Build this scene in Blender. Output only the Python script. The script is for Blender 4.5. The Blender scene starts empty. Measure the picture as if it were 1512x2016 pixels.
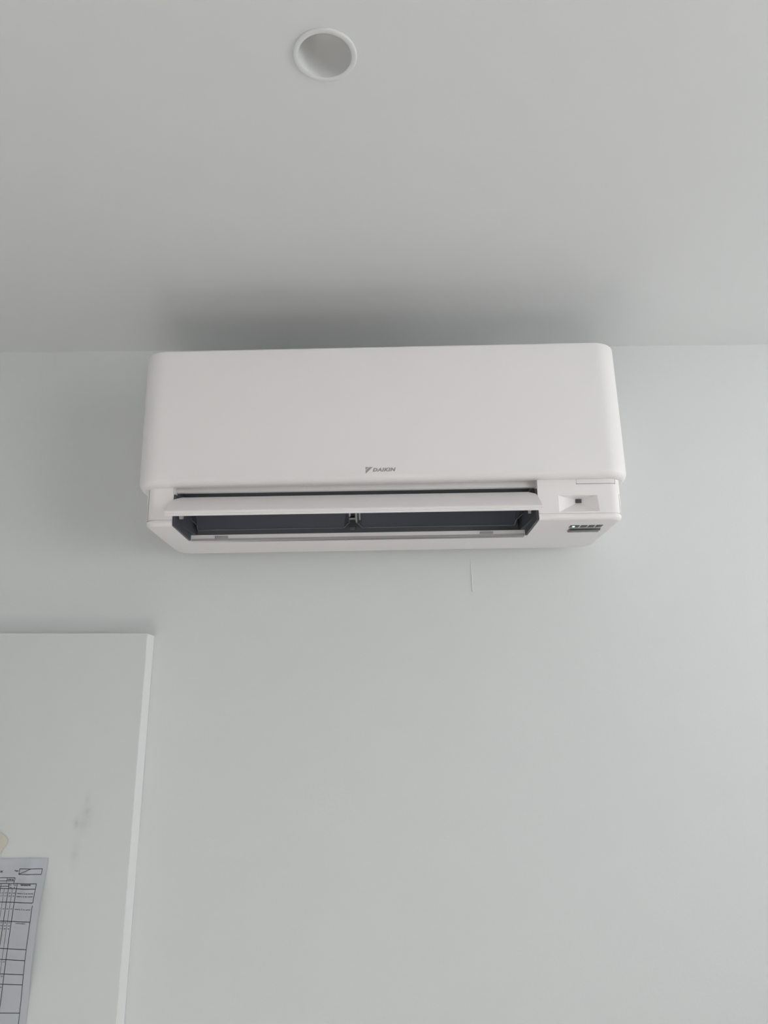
import bpy, bmesh, math, random
from mathutils import Vector, Matrix

S = bpy.context.scene
C = S.collection
PI = math.pi

# ------------------------------------------------------------------ camera
CAM_D, CAM_H, CAM_F = 1.43, 1.65, 1500.0       # metres from wall, eye height, focal length in pixels
PITCH, ROLL = math.radians(15.0), 0.0105
cd = bpy.data.cameras.new('camera')
cd.sensor_fit = 'VERTICAL'
cd.sensor_height = 36.0
cd.lens = CAM_F / 2016.0 * 36.0
cd.clip_start = 0.02
cam = bpy.data.objects.new('camera', cd)
C.objects.link(cam)
cam.matrix_world = (Matrix.Translation((0, -CAM_D, CAM_H))
                    @ Matrix.Rotation(PI / 2 + PITCH, 4, 'X')
                    @ Matrix.Rotation(-ROLL, 4, 'Z'))
S.camera = cam

# ------------------------------------------------------------------ light
w = bpy.data.worlds.new('sky_world')
S.world = w
w.use_nodes = True
wn = w.node_tree
sky = wn.nodes.new('ShaderNodeTexSky')
sky.sky_type = 'NISHITA'
sky.sun_disc = False
sky.sun_elevation = math.radians(42)
sky.sun_rotation = math.radians(90)
wn.links.new(sky.outputs[0], wn.nodes['Background'].inputs[0])
wn.nodes['Background'].inputs[1].default_value = 0.04

SUN_E, SUN_DIR = 43.0, (-1.0, -0.15, -0.85)
ROOM_X0, ROOM_X1, ROOM_Y0, ROOM_Z = -1.3, 1.9, -4.4, 2.382
# two openings in the right wall: y from, y to, z from, z to, daylight through it
WINDOWS = ((-0.80, -0.22, 1.55, 2.25, 10.0),
           (-2.80, -1.60, 1.10, 2.20, 24.0))

sd = bpy.data.lights.new('sun', 'SUN')
sd.energy = SUN_E
sd.angle = math.radians(1.0)
sd.color = (1.0, 0.978, 0.955)
sun = bpy.data.objects.new('sun', sd)
C.objects.link(sun)
sun.location = (3, -8, 6)
sun.rotation_euler = Vector(SUN_DIR).to_track_quat('-Z', 'Y').to_euler()


def daylight(sx, sy, e, loc, d):
    ad = bpy.data.lights.new('window_daylight', 'AREA')
    ad.shape = 'RECTANGLE'
    ad.size = sx
    ad.size_y = sy
    ad.energy = e
    ad.color = (0.93, 0.975, 1.0)
    al = bpy.data.objects.new('window_daylight', ad)
    C.objects.link(al)
    al.location = loc
    al.rotation_euler = Vector(d).to_track_quat('-Z', 'Z').to_euler()


for y0, y1, z0, z1, e in WINDOWS:
    daylight(y1 - y0, z1 - z0, e, (ROOM_X1 + 0.01, (y0 + y1) / 2, (z0 + z1) / 2), (-1, 0, 0))

vs = S.view_settings
vs.view_transform = 'Standard'
vs.look = 'None'
vs.exposure = 0.0
vs.gamma = 1.0
vs.use_curve_mapping = False


# ------------------------------------------------------------------ materials
def mat(name, col, rough=0.6, bump=0.0, bscale=200.0, spec=0.5, vary=0.0, vscale=3.0, emit=None, estr=0.0, metal=0.0):
    m = bpy.data.materials.new(name)
    m.use_nodes = True
    nt = m.node_tree
    b = nt.nodes['Principled BSDF']
    b.inputs['Base Color'].default_value = (*col, 1)
    b.inputs['Roughness'].default_value = rough
    b.inputs['Specular IOR Level'].default_value = spec
    b.inputs['Metallic'].default_value = metal
    tc = nt.nodes.new('ShaderNodeTexCoord')
    if vary > 0:
        n = nt.nodes.new('ShaderNodeTexNoise')
        n.inputs['Scale'].default_value = vscale
        n.inputs['Detail'].default_value = 3
        mx = nt.nodes.new('ShaderNodeMix')
        mx.data_type = 'RGBA'
        mx.inputs[6].default_value = (*[c * (1 - vary) for c in col], 1)
        mx.inputs[7].default_value = (*[min(1, c * (1 + vary)) for c in col], 1)
        nt.links.new(tc.outputs['Object'], n.inputs['Vector'])
        nt.links.new(n.outputs['Fac'], mx.inputs[0])
        nt.links.new(mx.outputs[2], b.inputs['Base Color'])
    if bump > 0:
        n2 = nt.nodes.new('ShaderNodeTexNoise')
        n2.inputs['Scale'].default_value = bscale
        n2.inputs['Detail'].default_value = 4
        bp = nt.nodes.new('ShaderNodeBump')
        bp.inputs['Strength'].default_value = bump
        bp.inputs['Distance'].default_value = 0.001
        nt.links.new(tc.outputs['Object'], n2.inputs['Vector'])
        nt.links.new(n2.outputs['Fac'], bp.inputs['Height'])
        nt.links.new(bp.outputs['Normal'], b.inputs['Normal'])
    if emit:
        b.inputs['Emission Color'].default_value = (*emit, 1)
        b.inputs['Emission Strength'].default_value = estr
    return m


M = {}
M['wall'] = mat('wall_paint', (0.735, 0.747, 0.737), 0.75, bump=0.15, bscale=160, spec=0.3, vary=0.012, vscale=2.0)
M['ceiling'] = mat('ceiling_paint', (0.75, 0.752, 0.747), 0.85, bump=0.12, bscale=140, spec=0.2, vary=0.012, vscale=2.0)
M['floor'] = mat('floor_laminate', (0.42, 0.405, 0.395), 0.5, vary=0.1, vscale=6)
M['plastic'] = mat('white_plastic', (0.905, 0.868, 0.858), 0.42, bump=0.03, bscale=900, spec=0.4)
M['plastic_low'] = mat('white_plastic_casing', (0.905, 0.868, 0.858), 0.45, bump=0.03, bscale=900, spec=0.4)
M['ledge'] = mat('outlet_ledge_plastic', (0.44, 0.425, 0.415), 0.5)
M['dark'] = mat('slate_plastic', (0.032, 0.039, 0.056), 0.45, spec=0.45, vary=0.06, vscale=20)
M['liner'] = mat('slate_outlet_plastic', (0.072, 0.076, 0.086), 0.5, spec=0.4, vary=0.06, vscale=20)
M['gutter'] = mat('grey_gutter_plastic', (0.28, 0.285, 0.30), 0.5)
M['edge_roll'] = mat('slate_edge_highlight', (0.16, 0.165, 0.18), 0.4)  # paler than the vane: the edge highlight is put into the colour
M['black'] = mat('black_plastic', (0.02, 0.02, 0.025), 0.45)
M['bracket'] = mat('grey_bracket_plastic', (0.30, 0.30, 0.31), 0.5)
M['print'] = mat('silver_print', (0.36, 0.34, 0.34), 0.45)
M['lamp'] = mat('indicator_window', (0.06, 0.06, 0.065), 0.35)
M['slot'] = mat('receiver_window', (0.05, 0.048, 0.05), 0.25)
M['slot_bezel'] = mat('receiver_bezel', (0.36, 0.355, 0.355), 0.35)
M['led'] = mat('green_led', (0.2, 0.9, 0.6), 0.3, emit=(0.30, 1.0, 0.68), estr=3.0)
M['sensor'] = mat('sensor_window', (0.075, 0.072, 0.08), 0.35)
M['downlight'] = mat('downlight_enamel', (0.74, 0.74, 0.73), 0.5, spec=0.4)
M['edge'] = mat('lit_edge_white', (0.86, 0.87, 0.86), 0.4)  # whiter than the board face: light from the right put into the colour
M['frame'] = mat('window_frame_paint', (0.8, 0.8, 0.8), 0.4)
M['paper'] = mat('printer_paper', (0.54, 0.555, 0.595), 0.8, spec=0.2)  # greyer than white: shade on the curled sheet put into the colour
M['ink'] = mat('printer_ink', (0.055, 0.055, 0.065), 0.7)
M['ink_light'] = mat('printer_ink_faint', (0.075, 0.075, 0.085), 0.7)
M['tape'] = mat('masking_tape_crepe', (0.66, 0.62, 0.53), 0.7, bump=0.3, bscale=300, vary=0.05, vscale=60)


def board_material():
    """white melamine with a faint grey hand smudge that has its own place on the board"""
    m = mat('white_melamine', (0.69, 0.705, 0.692), 0.5, bump=0.03, bscale=300, spec=0.35)
    nt = m.node_tree
    b = nt.nodes['Principled BSDF']
    tc = nt.nodes.new('ShaderNodeTexCoord')
    prev = None
    # centre x, z in board coordinates (origin at its lower right corner), radii, strength
    for (x, z, rx, rz, st) in ((-0.078, 1.494, .010, .014, .85), (-0.095, 1.479, .006, .010, .95),
                               (-0.083, 1.480, .013, .018, .65), (-0.093, 1.430, .008, .026, .4),
                               (-0.080, 1.515, .006, .014, .4)):
        mp = nt.nodes.new('ShaderNodeMapping')
        mp.vector_type = 'TEXTURE'
        mp.inputs['Location'].default_value = (x, -0.042, z)
        mp.inputs['Scale'].default_value = (rx * 1.8, 1.0, rz * 1.8)
        g = nt.nodes.new('ShaderNodeTexGradient')
        g.gradient_type = 'QUADRATIC_SPHERE'
        nt.links.new(tc.outputs['Object'], mp.inputs['Vector'])
        nt.links.new(mp.outputs['Vector'], g.inputs['Vector'])
        mu = nt.nodes.new('ShaderNodeMath')
        mu.operation = 'MULTIPLY'
        mu.inputs[1].default_value = st
        nt.links.new(g.outputs['Fac'], mu.inputs[0])
        if prev is None:
            prev = mu
        else:
            ad_ = nt.nodes.new('ShaderNodeMath')
            ad_.operation = 'MAXIMUM'
            nt.links.new(prev.outputs[0], ad_.inputs[0])
            nt.links.new(mu.outputs[0], ad_.inputs[1])
            prev = ad_
    nz = nt.nodes.new('ShaderNodeTexNoise')
    nz.inputs['Scale'].default_value = 90
    nt.links.new(tc.outputs['Object'], nz.inputs['Vector'])
    mm = nt.nodes.new('ShaderNodeMath')
    mm.operation = 'MULTIPLY'
    nt.links.new(prev.outputs[0], mm.inputs[0])
    nt.links.new(nz.outputs['Fac'], mm.inputs[1])
    mx = nt.nodes.new('ShaderNodeMix')
    mx.data_type = 'RGBA'
    mx.inputs[6].default_value = (0.69, 0.705, 0.692, 1)
    mx.inputs[7].default_value = (0.40, 0.41, 0.40, 1)
    nt.links.new(mm.outputs[0], mx.inputs[0])
    nt.links.new(mx.outputs[2], b.inputs['Base Color'])
    return m


M['board'] = board_material()


# ------------------------------------------------------------------ mesh helpers
def finish(name, bm, m, parent=None, smooth=None, recalc=True):
    if recalc:
        bmesh.ops.recalc_face_normals(bm, faces=bm.faces)
    me = bpy.data.meshes.new(name)
    bm.to_mesh(me)
    bm.free()
    me.materials.append(M[m])
    if smooth is not None:
        for p in me.polygons:
            p.use_smooth = True
        me.set_sharp_from_angle(angle=math.radians(smooth))
    o = bpy.data.objects.new(name, me)
    C.objects.link(o)
    if parent:
        o.parent = parent
    return o


def add_box(bm, x0, x1, y0, y1, z0, z1, bev=0.0, seg=2):
    v = [bm.verts.new(p) for p in ((x0, y0, z0), (x1, y0, z0), (x1, y1, z0), (x0, y1, z0),
                                   (x0, y0, z1), (x1, y0, z1), (x1, y1, z1), (x0, y1, z1))]
    fs = [bm.faces.new([v[i] for i in q]) for q in
          ((3, 2, 1, 0), (4, 5, 6, 7), (0, 1, 5, 4), (1, 2, 6, 5), (2, 3, 7, 6), (3, 0, 4, 7))]
    if bev > 0:
        es = list({e for f in fs for e in f.edges})
        bmesh.ops.bevel(bm, geom=es, offset=bev, segments=seg, affect='EDGES', profile=0.5)
    return bm


def box(name, x0, x1, y0, y1, z0, z1, m, parent=None, bev=0.0):
    return finish(name, add_box(bmesh.new(), x0, x1, y0, y1, z0, z1, bev), m, parent, 40 if bev else None)


def outline(hw, yf, yb, rf, rb=0.0, n=10):
    """closed plan outline: rounded front corners rf, rounded back corners rb"""
    pts = []

    def arc(cx, cy, r, a0, a1):
        for i in range(n + 1):
            a = a0 + (a1 - a0) * i / n
            pts.append((cx + r * math.cos(a), cy + r * math.sin(a)))
    arc(-hw + rb, yb - rb, rb, PI / 2, PI)
    arc(-hw + rf, yf + rf, rf, PI, 1.5 * PI)
    arc(hw - rf, yf + rf, rf, 1.5 * PI, 2 * PI)
    arc(hw - rb, yb - rb, rb, 0, PI / 2)
    return pts


def loft(bm, levels):
    """levels: list of (outline points, z); closed solid"""
    if levels[0][0][0] == levels[0][0][1]:
        levels = [(pts[10:-10], z) for pts, z in levels]      # square back corners: drop the doubled points
    rings = [[bm.verts.new((x, y, z)) for x, y in pts] for pts, z in levels]
    for a, b in zip(rings, rings[1:]):
        n = len(a)
        for i in range(n):
            bm.faces.new((a[i], a[(i + 1) % n], b[(i + 1) % n], b[i]))
    bm.faces.new(rings[0][::-1])
    bm.faces.new(rings[-1])
    return bm


def lathe(bm, prof, n=64):
    rings = [[bm.verts.new((r * math.cos(2 * PI * i / n), r * math.sin(2 * PI * i / n), z)) for i in range(n)]
             if r > 1e-6 else [bm.verts.new((0, 0, z))] for r, z in prof]
    for a, b in zip(rings, rings[1:]):
        if len(a) == 1 and len(b) == 1:
            continue
        for i in range(n):
            j = (i + 1) % n
            if len(a) == 1:
                bm.faces.new((a[0], b[j], b[i]))
            elif len(b) == 1:
                bm.faces.new((a[i], a[j], b[0]))
            else:
                bm.faces.new((a[i], a[j], b[j], b[i]))
    return bm


def prism(bm, poly, axis, a0, a1):
    """extrude a 2-D polygon along axis ('x': poly in y,z; 'y': poly in x,z; 'z': poly in x,y)"""
    def P(p, a):
        return {'x': (a, p[0], p[1]), 'y': (p[0], a, p[1]), 'z': (p[0], p[1], a)}[axis]
    r0 = [bm.verts.new(P(p, a0)) for p in poly]
    r1 = [bm.verts.new(P(p, a1)) for p in poly]
    n = len(poly)
    for i in range(n):
        bm.faces.new((r0[i], r0[(i + 1) % n], r1[(i + 1) % n], r1[i]))
    bm.faces.new(r0[::-1])
    bm.faces.new(r1)
    return bm


def cut(o, cutters, smooth=None):
    """boolean difference, baked into o's mesh; the cutters are removed"""
    tmp = []
    for bm in cutters:
        bmesh.ops.recalc_face_normals(bm, faces=bm.faces)
        me = bpy.data.meshes.new('cutter')
        bm.to_mesh(me)
        bm.free()
        k = bpy.data.objects.new('cutter', me)
        C.objects.link(k)
        if o.parent:
            k.parent = o.parent          # cutters share the part's own space
        tmp.append(k)
        md = o.modifiers.new('cut', 'BOOLEAN')
        md.operation = 'DIFFERENCE'
        md.solver = 'EXACT'
        md.object = k
    bpy.context.view_layer.update()
    dg = bpy.context.evaluated_depsgraph_get()
    me = bpy.data.meshes.new_from_object(o.evaluated_get(dg))
    o.modifiers.clear()
    old = o.data
    o.data = me
    bpy.data.meshes.remove(old)
    me.name = o.name
    for k in tmp:
        km = k.data
        bpy.data.objects.remove(k)
        bpy.data.meshes.remove(km)
    if smooth is not None:
        for p in me.polygons:
            p.use_smooth = True
        me.set_sharp_from_angle(angle=math.radians(smooth))


def text_bm(body, size, shear=0.0, bold=0.0, extrude=0.0, res=3, space=1.0):
    cu = bpy.data.curves.new('lettering', 'FONT')
    cu.body = body
    cu.size = size
    cu.shear = shear
    cu.offset = bold
    cu.extrude = extrude
    cu.resolution_u = res
    cu.space_character = space
    o = bpy.data.objects.new('lettering', cu)
    C.objects.link(o)
    bpy.context.view_layer.update()
    me = bpy.data.meshes.new_from_object(o.evaluated_get(bpy.context.evaluated_depsgraph_get()))
    bpy.data.objects.remove(o)
    bpy.data.curves.remove(cu)
    bm = bmesh.new()
    bm.from_mesh(me)
    bpy.data.meshes.remove(me)
    return bm


def fit(bm, w=None, h=None):
    """move the lettering to the origin and stretch it to w x h"""
    xs = [v.co.x for v in bm.verts]
    ys = [v.co.y for v in bm.verts]
    x0, y0 = min(xs), min(ys)
    sx = w / (max(xs) - x0) if w else 1.0
    sy = h / (max(ys) - y0) if h else sx
    for v in bm.verts:
        v.co.x = (v.co.x - x0) * sx
        v.co.y = (v.co.y - y0) * sy


def empty(name, loc, label, cat, group=None):
    o = bpy.data.objects.new(name, None)
    o.empty_display_size = 0.05
    C.objects.link(o)
    o.location = loc
    tag(o, label, cat, group)
    return o


def tag(o, label, cat, group=None):
    o['label'] = label
    o['category'] = cat
    if group:
        o['group'] = group


def struct(o, label=None):
    o['kind'] = 'structure'
    if label:
        o['label'] = label
    return o


# ------------------------------------------------------------------ the room
T = 0.12
wall_back = struct(box('wall_back', ROOM_X0 - T, ROOM_X1 + T, 0, T, 0, ROOM_Z, 'wall'), 'white painted wall behind the air conditioner')
struct(box('wall_left', ROOM_X0 - T, ROOM_X0, ROOM_Y0, 0, 0, ROOM_Z, 'wall'), 'white painted side wall on the left')
struct(box('wall_near', ROOM_X0 - T, ROOM_X1 + T, ROOM_Y0 - T, ROOM_Y0, 0, ROOM_Z, 'wall'), 'white painted wall behind the viewer')
wr = struct(box('wall_right', ROOM_X1, ROOM_X1 + T, ROOM_Y0, 0, 0, ROOM_Z, 'wall'), 'white painted side wall with the window')
cut(wr, [add_box(bmesh.new(), ROOM_X1 - .1, ROOM_X1 + T + .1, y0, y1, z0, z1) for y0, y1, z0, z1, e in WINDOWS])
struct(box('floor', ROOM_X0 - T, ROOM_X1 + T, ROOM_Y0 - T, T, -0.1, 0, 'floor'), 'beige laminate floor')
ceiling = struct(box('ceiling', ROOM_X0 - T, ROOM_X1 + T, ROOM_Y0 - T, T, ROOM_Z, ROOM_Z + 0.15, 'ceiling'), 'white painted ceiling')



def window_frame(name, label, u0, u1, z0, z1, place):
    bm = bmesh.new()
    um = (u0 + u1) / 2
    for a, b, c, d in ((u0, u1, z0, z0 + .05), (u0, u1, z1 - .05, z1), (u0, u0 + .05, z0 + .05, z1 - .05),
                       (u1 - .05, u1, z0 + .05, z1 - .05), (um - .03, um + .03, z0 + .05, z1 - .05)):
        add_box(bm, *place(a, b), c, d)
    struct(finish(name, bm, 'frame'), label)


for i, (y0, y1, z0, z1, e) in enumerate(WINDOWS):
    window_frame('window_%d' % (i + 1), ('narrow', 'wide')[i] + ' white window frame in the right wall', y0, y1, z0, z1,
                 lambda a, b: (ROOM_X1 + .03, ROOM_X1 + .08, a, b))

# dried paint run on the wall under the unit: a thin ridge that ends in a drop
bm = bmesh.new()
prof = []
for i in range(33):
    t = i / 32
    z = 1.938 - t * 0.0630
    r = 0.0005 + 0.0009 * min(1, t * 1.5)
    if t > 0.93:
        r = 0.0021 * math.sqrt(max(0.02, 1 - ((t - 0.965) / 0.037) ** 2)) + 0.0001
    prof.append((0.1645 + 0.0016 * t * t, z, r))
rings = []
for x, z, r in prof:
    rings.append([bm.verts.new((x + r * math.cos(a), -abs(r * 1.1 * math.sin(a)) + 0.0001, z)) for a in [PI * k / 8 for k in range(9)]])
for a, b in zip(rings, rings[1:]):
    for i in range(8):
        bm.faces.new((a[i], a[i + 1], b[i + 1], b[i]))
o = finish('paint_drip', bm, 'wall', wall_back, 60)
o['label'] = 'thin dried paint run ending in a drop'

# ------------------------------------------------------------------ recessed downlight
LX, LY = -0.0622, -0.7228
bm = lathe(bmesh.new(), [(0, ROOM_Z - .05), (0.0322, ROOM_Z - .05), (0.0322, ROOM_Z + .06), (0, ROOM_Z + .06)], 64)
bmesh.ops.translate(bm, verts=bm.verts, vec=(LX, LY, 0))
cut(ceiling, [bm])
dl = empty('recessed_downlight', (LX, LY, ROOM_Z), 'round white recessed downlight in the ceiling, switched off', 'downlight')
finish('trim_ring', lathe(bmesh.new(), [(0.0365, 0.0), (0.0366, -0.0014), (0.0362, -0.0021), (0.0356, -0.0024), (0.0309, -0.0020),
                                        (0.0304, -0.0017), (0.0303, -0.0010), (0.0303, 0.003), (0.0318, 0.003), (0.0318, 0.0), (0.0365, 0.0)], 96),
       'downlight', dl, 35)
pr = [(0.0303, 0.002)]
for i in range(1, 17):
    a = PI / 2 * i / 16
    pr.append((0.0303 * math.cos(a) ** .8, 0.002 + 0.046 * math.sin(a)))
pr[-1] = (0.0, 0.048)
pro = [(0.0, 0.050)] + [(r + 0.0012, z + 0.001) for r, z in reversed(pr[:-1])] + [(0.0303, 0.002)]
finish('reflector', lathe(bmesh.new(), pr + pro, 96), 'downlight', dl, 50)

# ------------------------------------------------------------------ air conditioner
UZ = 1.9514
ac = empty('air_conditioner', (0, 0, UZ), 'white wall-mounted split air conditioner with its louver open', 'air conditioner')
ac.rotation_euler = (0, -0.006, 0)          # hung a third of a degree out of level
YF = -0.272                                  # front of the panel
YL = -0.252                                  # front of the lower casing

# front panel: one wrapped shell, plan corners rounded, lower lip curled under
lv = []
HWP, RP = 0.3985, 0.040
ZP0, ZP1 = 0.0612, 0.2972
lv.append((outline(HWP - .034, YF + .037, 0, RP - .024), ZP0 + .0200))
lv.append((outline(HWP - .024, YF + .027, 0, RP - .018), ZP0 + .0020))
lv.append((outline(HWP - .0075, YF + .0125, 0, RP - .008), ZP0))
for i in range(0, 9):
    a = PI / 2 * i / 8
    o_ = 0.0125 * (1 - math.sin(a))
    lv.append((outline(HWP - o_ * .6, YF + o_, 0, RP - o_ * .65), ZP0 + 0.0115 * (1 - math.cos(a))))
for i in range(1, 9):
    t = i / 8
    lv.append((outline(HWP - 0.0005 * t, YF + 0.003 * t * t, 0, RP), ZP0 + .0115 + t * (ZP1 - .004 - ZP0 - .0115)))
for i in range(1, 6):
    a = PI / 2 * i / 5
    o_ = 0.004 * (1 - math.cos(a))
    lv.append((outline(HWP - .0005 - o_, YF + .003 + o_, 0, RP), ZP1 - .004 + .004 * math.sin(a)))
panel = finish('front_panel', loft(bmesh.new(), lv), 'plastic', ac, 45)
panel.rotation_euler = (0, -0.0055, 0)      # clipped on a touch higher at the right

# brand mark on the panel
t = text_bm('DAIKIN', 0.01, shear=0.25, bold=0.00062, extrude=0.00015, space=1.14)
fit(t, 0.0372, 0.0060)
for v in t.verts:
    x, y, z = v.co
    v.co = (-0.0167 + x, YF - 0.0001 - z, 0.0757 + y + 0.0002)
bl = finish('brand_lettering', t, 'print', panel, recalc=False)
bl['label'] = 'grey slanted brand lettering'
bm = bmesh.new()
ex, ez = -0.0279, 0.0735
for poly in (((0, .0102), (.0050, .0102), (0, .0056)), ((.0062, .0102), (.0116, .0102), (0, -.0006), (0, .0044))):
    prism(bm, [(ex + a, ez + b) for a, b in poly], 'y', YF - .0003, YF + .0004)
em = finish('brand_emblem', bm, 'print', panel)
em['label'] = 'grey split triangle emblem'

# lower casing with a groove seam all round and a small bottom edge radius
HWL, RL = 0.3845, 0.020
lv = []
for i in range(0, 6):
    a = PI / 2 * i / 5
    o_ = 0.0060 * (1 - math.sin(a))
    z = 0.0060 * (1 - math.cos(a))
    lv.append((outline(HWL - o_ * 1.2, YL + o_, -0.040 + z * .5, RL, .022), z - 0.003))
for z, o_ in ((.0060, 0), (.0062, .0016), (.0071, .0016), (.0073, 0)):
    lv.append((outline(HWL - o_, YL + o_, -0.034, RL - o_, .018), z))
for z in (.030, .050, .085):
    lv.append((outline(HWL + .0008 * z / .05, YL, -0.034 * max(0, 1 - z / .045), RL, .010), z))
casing = finish('lower_casing', loft(bmesh.new(), lv), 'plastic_low', ac)
OX0, OX1, OZ, OYB, YS = -0.3390, 0.2480, 0.0566, -0.1420, -0.2370      # air outlet
cs = [add_box(bmesh.new(), OX0, OX1, -0.32, OYB, -0.05, OZ),
      add_box(bmesh.new(), OX0 - .0004, OX1 + .0004, -0.32, YS, OZ - .006, 0.10),      # deep groove above the louver
      add_box(bmesh.new(), OX0 + .004, OX1 - .004, -0.230, -0.105, 0.0075, 0.10)]
# pyramid recess of the presence sensor
bm = bmesh.new()
outer = [(.2790, YL - .001, .0030), (.3470, YL - .001, .0030), (.3450, YL - .001, .0368), (.2790, YL - .001, .0372)]
inner = [(.3120, YL + .017, .0282), (.3215, YL + .017, .0282), (.3215, YL + .017, .0347), (.3120, YL + .017, .0347)]
outer = [(x, y, z + .0055 if z < .02 else z) for x, y, z in outer]
vo = [bm.verts.new(p) for p in outer]
vi = [bm.verts.new(p) for p in inner]
for i in range(4):
    bm.faces.new((vo[i], vo[(i + 1) % 4], vi[(i + 1) % 4], vi[i]))
bm.faces.new(vo[::-1])
bm.faces.new(vi)
cs.append(bm)
# fine seams
cs.append(add_box(bmesh.new(), -.3802, -.3792, -.28, YL + .0140, .0072, .09))
cs.append(add_box(bmesh.new(), .3800, .3808, -.28, YL + .0150, .0072, .040))
for x0, x1, z0, z1 in ((.3110, .3119, .0562, .075), (.3741, .3750, .0562, .075), (.3110, .3750, .0556, .0565)):
    cs.append(add_box(bmesh.new(), x0, x1, -.28, YL + (.0015 if x1 < .32 else .0050), z0, z1))
cut(casing, cs, 28)

so = box('sensor_window', .3122, .3213, YL + .0150, YL + .019, .0284, .0345, 'sensor', casing)
so['label'] = 'small dark square sensor window'
ub = -0.003                                   # underside height
xs = ((.3065, .3222), (.3248, .3352), (.3376, .3476), (.3500, .3605))
for i, (a, b) in enumerate(xs):
    o = box('indicator_lamp', a, b, -.2125, -.1985, ub - .0006, ub + .002, 'lamp', casing, .0002)
    if i == 0:
        o['label'] = 'dark indicator with a lit green lamp'
bm = bmesh.new()
bmesh.ops.create_uvsphere(bm, u_segments=16, v_segments=8, radius=.0019)
for v in bm.verts:
    v.co = (v.co.x * 1.15 + .3130, v.co.y * 1.6 - .2060, v.co.z * .6 + ub - .0006)
finish('green_lamp', bm, 'led', casing, 60)
# signal receiver: a low housing under the casing, pale above and dark along its lower half
rh = box('receiver_housing', .3098, .3612, -.1945, -.1740, ub - .0014, ub + .001, 'slot_bezel', casing, .0004)
box('receiver_window', .3102, .3608, -.1941, -.1760, ub - .0036, ub - .0013, 'slot', casing, .0005)

# outlet duct: slate liner behind the opening
bm = bmesh.new()
add_box(bm, OX0 + .0005, OX0 + .004, -.2295, -.105, .0076, .0660)
add_box(bm, OX1 - .004, OX1 - .0005, -.2295, -.105, .0076, .0660)
add_box(bm, OX0 + .0005, OX0 + .0035, -.2490, OYB - .0005, -.0022, .0500)
add_box(bm, OX1 - .0035, OX1 - .0005, -.2490, OYB - .0005, -.0022, .0500)
add_box(bm, OX0 + .004, OX1 - .004, -.2295, -.105, .0620, .0660)
add_box(bm, OX0 + .004, OX1 - .004, -.1080, -.105, .0076, .0620)
duct = finish('air_outlet', bm, 'liner', ac)
duct['label'] = 'dark slate air outlet duct'
# curved gutter at the foot of the duct
sec = []
for i in range(9):
    a = PI / 2 * i / 8
    sec.append((-.1400 + .016 * i / 8, .0062 + .030 * (i / 8) ** 1.2))
sec += [(-.1085, .0362), (-.1085, .004), (-.1400, .004)]
finish('gutter', prism(bmesh.new(), sec, 'x', OX0 + .0125, OX1 - .0125), 'gutter', duct, 30)
for s, x in ((1, OX0), (-1, OX1)):
    # raised cheek on each side of the duct, narrowing to the front
    bm = prism(bmesh.new(), [(x + s * .003, -.238), (x + s * .012, -.150), (x + s * .012, -.107), (x + s * .003, -.107)], 'z', .0076, .034)
    finish('duct_cheek', bm, 'liner', duct)
# pale ledge along the rear edge of the opening: two steps
led = finish('outlet_ledge', prism(bmesh.new(), [(-.1425, -.0030), (-.1425, .0008), (-.1412, .0012), (-.1412, .0040), (-.1400, .0044), (-.1400, .0070),
                                                 (-.130, .0070), (-.130, -.0030)], 'x', OX0 + .0045, OX1 - .0045), 'ledge', ac)
for x0, x1 in ((-.2935, -.2710), (.1660, .1890)):
    box('catch', x0, x1, -.1432, -.1405, -.0012, .0052, 'ledge', led, .0003)

# inner louver: slate vane hanging in the duct, notched at the middle and at both lower corners
bm = bmesh.new()
Yb, Zb, Yt, Zt = -.1560, .0130, -.1900, .0500


def vane(x, t, off=0.0):
    y = Yb + (Yt - Yb) * t + .004 * math.sin(PI * t)
    z = Zb + (Zt - Zb) * t
    return (x, y + off, z + off * .4)


CXM = -0.0535
low = [(-.3330, .62), (-.3300, .42), (-.3215, .22), (-.3205, 0.0), (CXM - .0155, 0.0), (CXM - .0085, .17), (CXM - .0060, .20), (CXM - .0055, .46),
       (CXM + .0055, .46), (CXM + .0060, .20), (CXM + .0090, .17), (CXM + .0155, 0.0), (.2245, 0.0), (.2265, .20), (.2420, .55)]
f0 = [bm.verts.new(vane(x, t)) for x, t in low]
f1 = [bm.verts.new(vane(x, 1.0)) for x, t in low]
b0 = [bm.verts.new(vane(x, t, .0022)) for x, t in low]
b1 = [bm.verts.new(vane(x, 1.0, .0022)) for x, t in low]
n = len(low)
for i in range(n - 1):
    bm.faces.new((f0[i], f0[i + 1], f1[i + 1], f1[i]))
    bm.faces.new((b0[i + 1], b0[i], b1[i], b1[i + 1]))
    bm.faces.new((f0[i + 1], f0[i], b0[i], b0[i + 1]))
    bm.faces.new((f1[i], f1[i + 1], b1[i + 1], b1[i]))
bm.faces.new((f0[0], f1[0], b1[0], b0[0]))
bm.faces.new((f1[-1], f0[-1], b0[-1], b1[-1]))
inner_l = finish('inner_louver', bm, 'dark', ac)
inner_l['label'] = 'dark slate inner louver vane'
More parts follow.
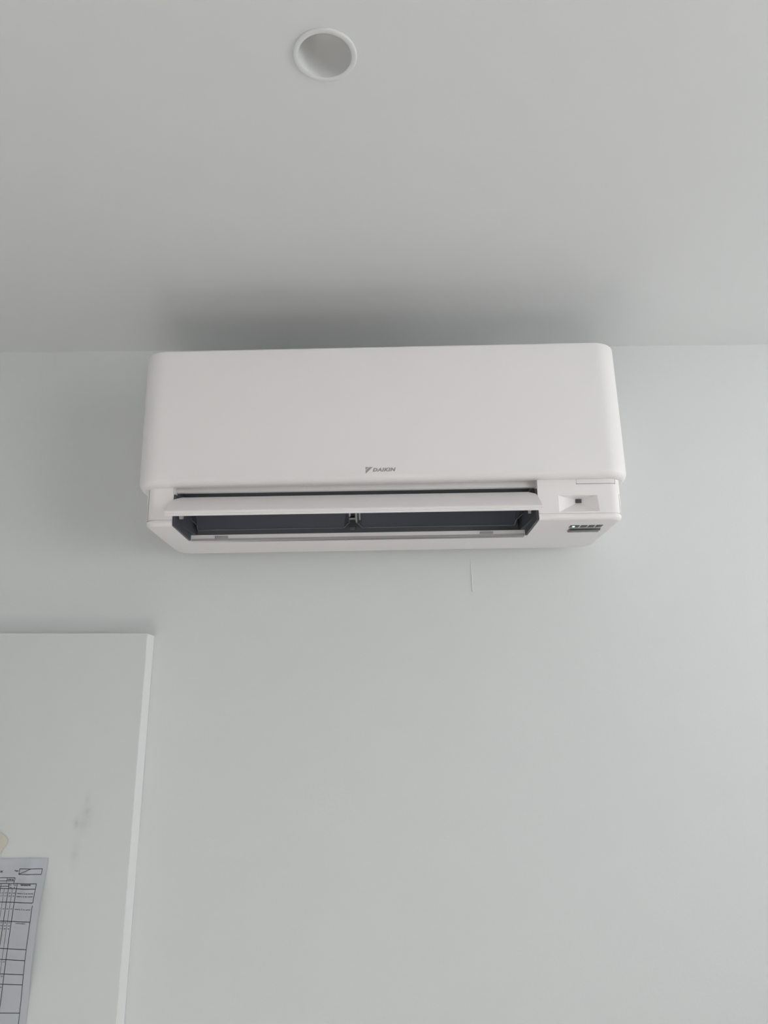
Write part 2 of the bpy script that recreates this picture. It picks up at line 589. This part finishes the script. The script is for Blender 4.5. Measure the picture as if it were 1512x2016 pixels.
# rolled lower edge with its highlight put in as paler grey, and two pairs of raised ribs
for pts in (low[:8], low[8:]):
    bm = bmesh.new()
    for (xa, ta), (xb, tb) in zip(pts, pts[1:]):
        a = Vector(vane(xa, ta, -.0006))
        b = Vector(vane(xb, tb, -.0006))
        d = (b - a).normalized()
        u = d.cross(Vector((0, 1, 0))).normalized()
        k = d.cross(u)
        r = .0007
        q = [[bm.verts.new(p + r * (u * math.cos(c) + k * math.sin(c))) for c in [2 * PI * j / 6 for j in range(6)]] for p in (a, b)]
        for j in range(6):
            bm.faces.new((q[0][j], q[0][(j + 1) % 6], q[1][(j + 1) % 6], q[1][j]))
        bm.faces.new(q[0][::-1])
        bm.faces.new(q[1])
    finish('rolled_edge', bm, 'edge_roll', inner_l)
for x0, x1 in ((-.3080, -.2240), (.1300, .2100)):
    for tt in (.17, .36):
        a = vane(x0, tt)
        bm = bmesh.new()
        add_box(bm, x0, x1, a[1] - .0008, a[1] + .0006, a[2] - .0006, a[2] + .0006)
        finish('rib', bm, 'liner', inner_l)

# hinge bracket in the middle and a link at each end
hb = finish('hinge_bracket', add_box(bmesh.new(), CXM - .0052, CXM + .0052, -.1700, -.1500, .0100, .0230, .0008), 'black', ac, 40)
finish('bracket_web', prism(bmesh.new(), [(-.176, .030), (-.168, .020), (-.160, .020), (-.160, .050), (-.190, .050)], 'x', CXM + .0045, CXM + .0078), 'bracket', hb)
finish('bracket_web', prism(bmesh.new(), [(-.176, .030), (-.168, .024), (-.160, .024), (-.160, .050), (-.190, .050)], 'x', CXM + .0105, CXM + .0135), 'bracket', hb)
box('bracket_clip', CXM - .0058, CXM + .0040, -.1735, -.168, .0235, .0262, 'bracket', hb, .0005)
for x, wd in ((CXM - .0022, .0022), (-.3295, .0050), (.2370, .0036)):
    link = finish('louver_link', prism(bmesh.new(), [(-.238, .018), (-.234, .0125), (-.228, .0140), (-.217, .046), (-.225, .048)], 'x', x - wd / 2, x + wd / 2),
                  'ledge', ac)

# outer louver: white flap swung out and down
FY0, FZ0, FY1, FZ1 = -.2405, .0472, -.2950, .0105       # rear upper edge, front lower edge (outer face)
d = Vector((FY1 - FY0, FZ1 - FZ0)).normalized()
nrm = Vector((d.y, -d.x))                                # into the flap, away from the outer face
if nrm.y > 0:
    nrm = -nrm
N = 10
xa, xb = OX0 + .0008, OX1 - .0030
top, bot = [], []
sec = []
for i in range(N + 1):
    t = i / N
    p = Vector((FY0, FZ0)).lerp(Vector((FY1, FZ1)), t) - nrm * (.0022 * math.sin(PI * t))
    sec.append((p, t))
bm = bmesh.new()


def xspan(t):
    c = max(0.0, 1 - t / .22)
    return xa + .010 * c, xb - .010 * c


rows = []
for p, t in sec:                                         # outer face, rear to front
    a, b = xspan(t)
    rows.append((a, b, p))
fr = Vector((FY1, FZ1))
for q in ((-.0009, -.0010), (-.0010, -.0040), (-.0002, -.0046), (-.0002, -.0052), (-.0009, -.0058), (-.0006, -.0080), (.0010, -.0086)):
    rows.append((xa, xb - (.0 if q[1] > -.0048 else .004), fr + Vector(q)))
for p, t in reversed(sec[:-1]):                          # inner face back to the rear edge
    a, b = xspan(t)
    rows.append((a + .002, b - .002, p + nrm * (.0035 + .004 * t)))
L = [(bm.verts.new((a, p.x, p.y)), bm.verts.new((b, p.x, p.y))) for a, b, p in rows]
n = len(L)
for i in range(n):
    j = (i + 1) % n
    bm.faces.new((L[i][0], L[i][1], L[j][1], L[j][0]))
bm.faces.new([l[0] for l in L])
bm.faces.new([l[1] for l in reversed(L)])
lou = finish('louver', bm, 'plastic', ac, 30)
lou['label'] = 'white louver flap swung open'

# mounting chassis against the wall, inside the panel
box('mounting_chassis', -.372, .372, -.060, -.0005, .030, .285, 'plastic_low', ac, .004)

# ------------------------------------------------------------------ white board against the wall
BX, BT = -0.4495, 0.042
board = box('wall_board', -0.80, 0, -BT, -0.0005, 0, 1.7995, 'board', None, .0012)
board.location = (BX, 0, 0)
board.rotation_euler = (0, 0.0105, 0)
eb = box('lit_edge_strip', -.0003, .0006, -BT + .0008, -.0010, .001, 1.7988, 'edge', board)  # strip added on the side; its lighter colour stands for side light
eb['label'] = 'strip along the board edge, side light put into its colour'
tag(board, 'tall white melamine board standing against the wall under the air conditioner', 'board')

# ------------------------------------------------------------------ printed sheet on the board
PYB = -BT - .0012
P0 = Vector((-0.5705, 1.4250))                # upper right corner
UD = Vector((-1.0, 0.006)).normalized()       # along the top edge, to the left
VD = Vector((-0.044, -1.0)).normalized()      # down the right edge
PW, PH = 0.42, 0.297


def sst(a, b, x):
    t = min(1, max(0, (x - a) / (b - a)))
    return t * t * (3 - 2 * t)


def paper(u, v, off=0.0):
    """u metres from the right edge, v metres below the top edge"""
    lift = .0105 * (1 - sst(.0, .075, u)) * sst(.0, .075, v) * (1 - sst(.13, .25, v))
    lift += .003 * math.exp(-((u - .030) / .010) ** 2) * (1 - sst(.0, .12, v))
    lift += .0035 * sst(.03, .10, u) * math.sin(min(1, v / .2) * PI) * .6
    p = P0 + UD * u + VD * v
    return Vector((p.x, PYB - lift - off, p.y))


bm = bmesh.new()
us = [i * .004 for i in range(26)] + [.1 + .32 * i / 12 for i in range(1, 13)]
vsn = [PH * i / 48 for i in range(49)]
g = [[bm.verts.new(paper(u, v)) for u in us] for v in vsn]
gb = [[bm.verts.new(paper(u, v, -.0002)) for u in us] for v in vsn]
for j in range(len(vsn) - 1):
    for i in range(len(us) - 1):
        bm.faces.new((g[j][i], g[j + 1][i], g[j + 1][i + 1], g[j][i + 1]))
        bm.faces.new((gb[j][i], gb[j][i + 1], gb[j + 1][i + 1], gb[j + 1][i]))
m_, n_ = len(vsn) - 1, len(us) - 1
for i in range(n_):
    bm.faces.new((g[0][i], g[0][i + 1], gb[0][i + 1], gb[0][i]))
    bm.faces.new((g[m_][i + 1], g[m_][i], gb[m_][i], gb[m_][i + 1]))
for j in range(m_):
    bm.faces.new((g[j + 1][0], g[j][0], gb[j][0], gb[j + 1][0]))
    bm.faces.new((g[j][n_], g[j + 1][n_], gb[j + 1][n_], gb[j][n_]))
sheet = finish('paper_sheet', bm, 'paper', None, 60)
tag(sheet, 'printed white form with ruled table hanging on the white board', 'paper')

EPS = .00025


def rule(bm, u0, v0, u1, v1, wd=.0009):
    wd *= 1.15
    n = max(2, int(math.hypot(u1 - u0, v1 - v0) / .004))
    dx, dy = u1 - u0, v1 - v0
    l = math.hypot(dx, dy)
    px, py = -dy / l * wd / 2, dx / l * wd / 2
    pr = None
    for i in range(n + 1):
        t = i / n
        u, v = u0 + dx * t, v0 + dy * t
        a = bm.verts.new(paper(u + px, v + py, EPS))
        b = bm.verts.new(paper(u - px, v - py, EPS))
        if pr:
            bm.faces.new((pr[0], pr[1], b, a))
        pr = (a, b)


RB, LB = .0118, .405
R = [.0385, .0462, .0666, .0950, .1355, .1515, .1725, .1875, .2290, .2700]     # table rules below the top edge
bm = bmesh.new()
for i, v in enumerate(R):
    rule(bm, RB, v, LB, v, .0010)
rule(bm, RB, R[0], RB, R[2] - .0003)
rule(bm, RB, R[2] + .004, RB, R[-1])
cols = [(.0450, .0010), (.0590, .0009), (.0725, .0009), (.100, .001), (.128, .001), (.19, .001), (.25, .001), (.34, .001)]
for u, wd in cols:
    rule(bm, u, R[0], u, R[-1], wd)
rule(bm, .0590, .0428, LB, .0428)
# page box with its stroke, and the date box on the left
rule(bm, .0070, .0160, .0450, .0160)
rule(bm, .0070, .0245, .0460, .0245)
rule(bm, .0070, .0160, .0072, .0245)
rule(bm, .0450, .0160, .0452, .0245)
rule(bm, .0448, .0240, .0250, .0160, .0008)
rule(bm, .0505, .0297, .20, .0297)
rule(bm, .0505, .0297, .0515, .0385)
rule(bm, .0515, .0345, .20, .0345)
finish('ruled_lines', bm, 'ink', sheet, recalc=False)
bm = bmesh.new()
for u in (.0520, .0660):
    rule(bm, u, R[1], u, R[-1], .0006)
rule(bm, .0640, .0297, .0640, .0385, .0006)
finish('faint_lines', bm, 'ink_light', sheet, recalc=False)


def write(bmdst, body, uright, vbase, wdt, h, bold=0.0):
    """lettering whose right end is uright from the sheet's edge, baseline at vbase"""
    t = text_bm(body, .004, bold=bold + .00010, res=1)
    fit(t, wdt, h)
    vm = {}
    for v in t.verts:
        vm[v] = bmdst.verts.new(paper(uright + wdt - v.co.x, vbase - v.co.y, EPS))
    for f in t.faces:
        try:
            bmdst.faces.new([vm[v] for v in f.verts])
        except ValueError:
            pass
    t.free()


bm = bmesh.new()
write(bm, 'Page', .0465, .0208, .0068, .0030, .00012)
write(bm, '10.08 24', .0525, .0337, .0118, .0026, .0002)
write(bm, 'REMARQUES', .0205, .0416, .0178, .0022, .0002)
write(bm, 'Dosage', .0545, .0416, .0060, .0020, .0001)
write(bm, 'Cont', .0468, .0416, .0050, .0020, .0001)
write(bm, 'livrer', .0530, .0452, .0045, .0018, .0001)
write(bm, 'N', .0483, .0452, .0016, .0022, .0003)
finish('printed_words', bm, 'ink', sheet, recalc=False)
bm = bmesh.new()
for k, vb in enumerate((.0540, .0585)):
    write(bm, 'relevé le 12 de l arrivé', .0140, vb, .0285, .0022)
write(bm, 'relevé le 12 de l arrivé', .0140, .0778, .0285, .0022)
write(bm, 'commentaire', .0195, .0985, .0180, .0022)
rnd = random.Random(4)
for vb in (.0540, .0585, .0778, .0985, .1030, .1075, .1560, .1770, .1930):
    for ur in (.0464, .0534, .0602, .0672, .0745):
        if vb > .15 and ur > .06:
            continue
        write(bm, rnd.choice(('17', '18', '36', '47', '15', '1.8', '20')), ur, vb, .0038, .0022)
write(bm, 'TRAVAUX', .0725, .0220, .0200, .0032, .0002)
pn = finish('printed_notes', bm, 'ink_light', sheet, recalc=False)
pn['kind'] = 'stuff'

# torn piece of masking tape on the board, just above the sheet
poly = [(-.700, 1.4640), (-.668, 1.4655), (-.653, 1.4648), (-.6455, 1.4590), (-.6415, 1.4540), (-.6425, 1.4480), (-.6475, 1.4420), (-.6500, 1.4375),
        (-.6535, 1.4290), (-.660, 1.4255), (-.690, 1.4270), (-.703, 1.4320)]
bm = prism(bmesh.new(), poly, 'y', PYB - .0014, PYB - .0004)
tape = finish('masking_tape', bm, 'tape')
tag(tape, 'torn beige piece of masking tape above the printed form', 'tape')
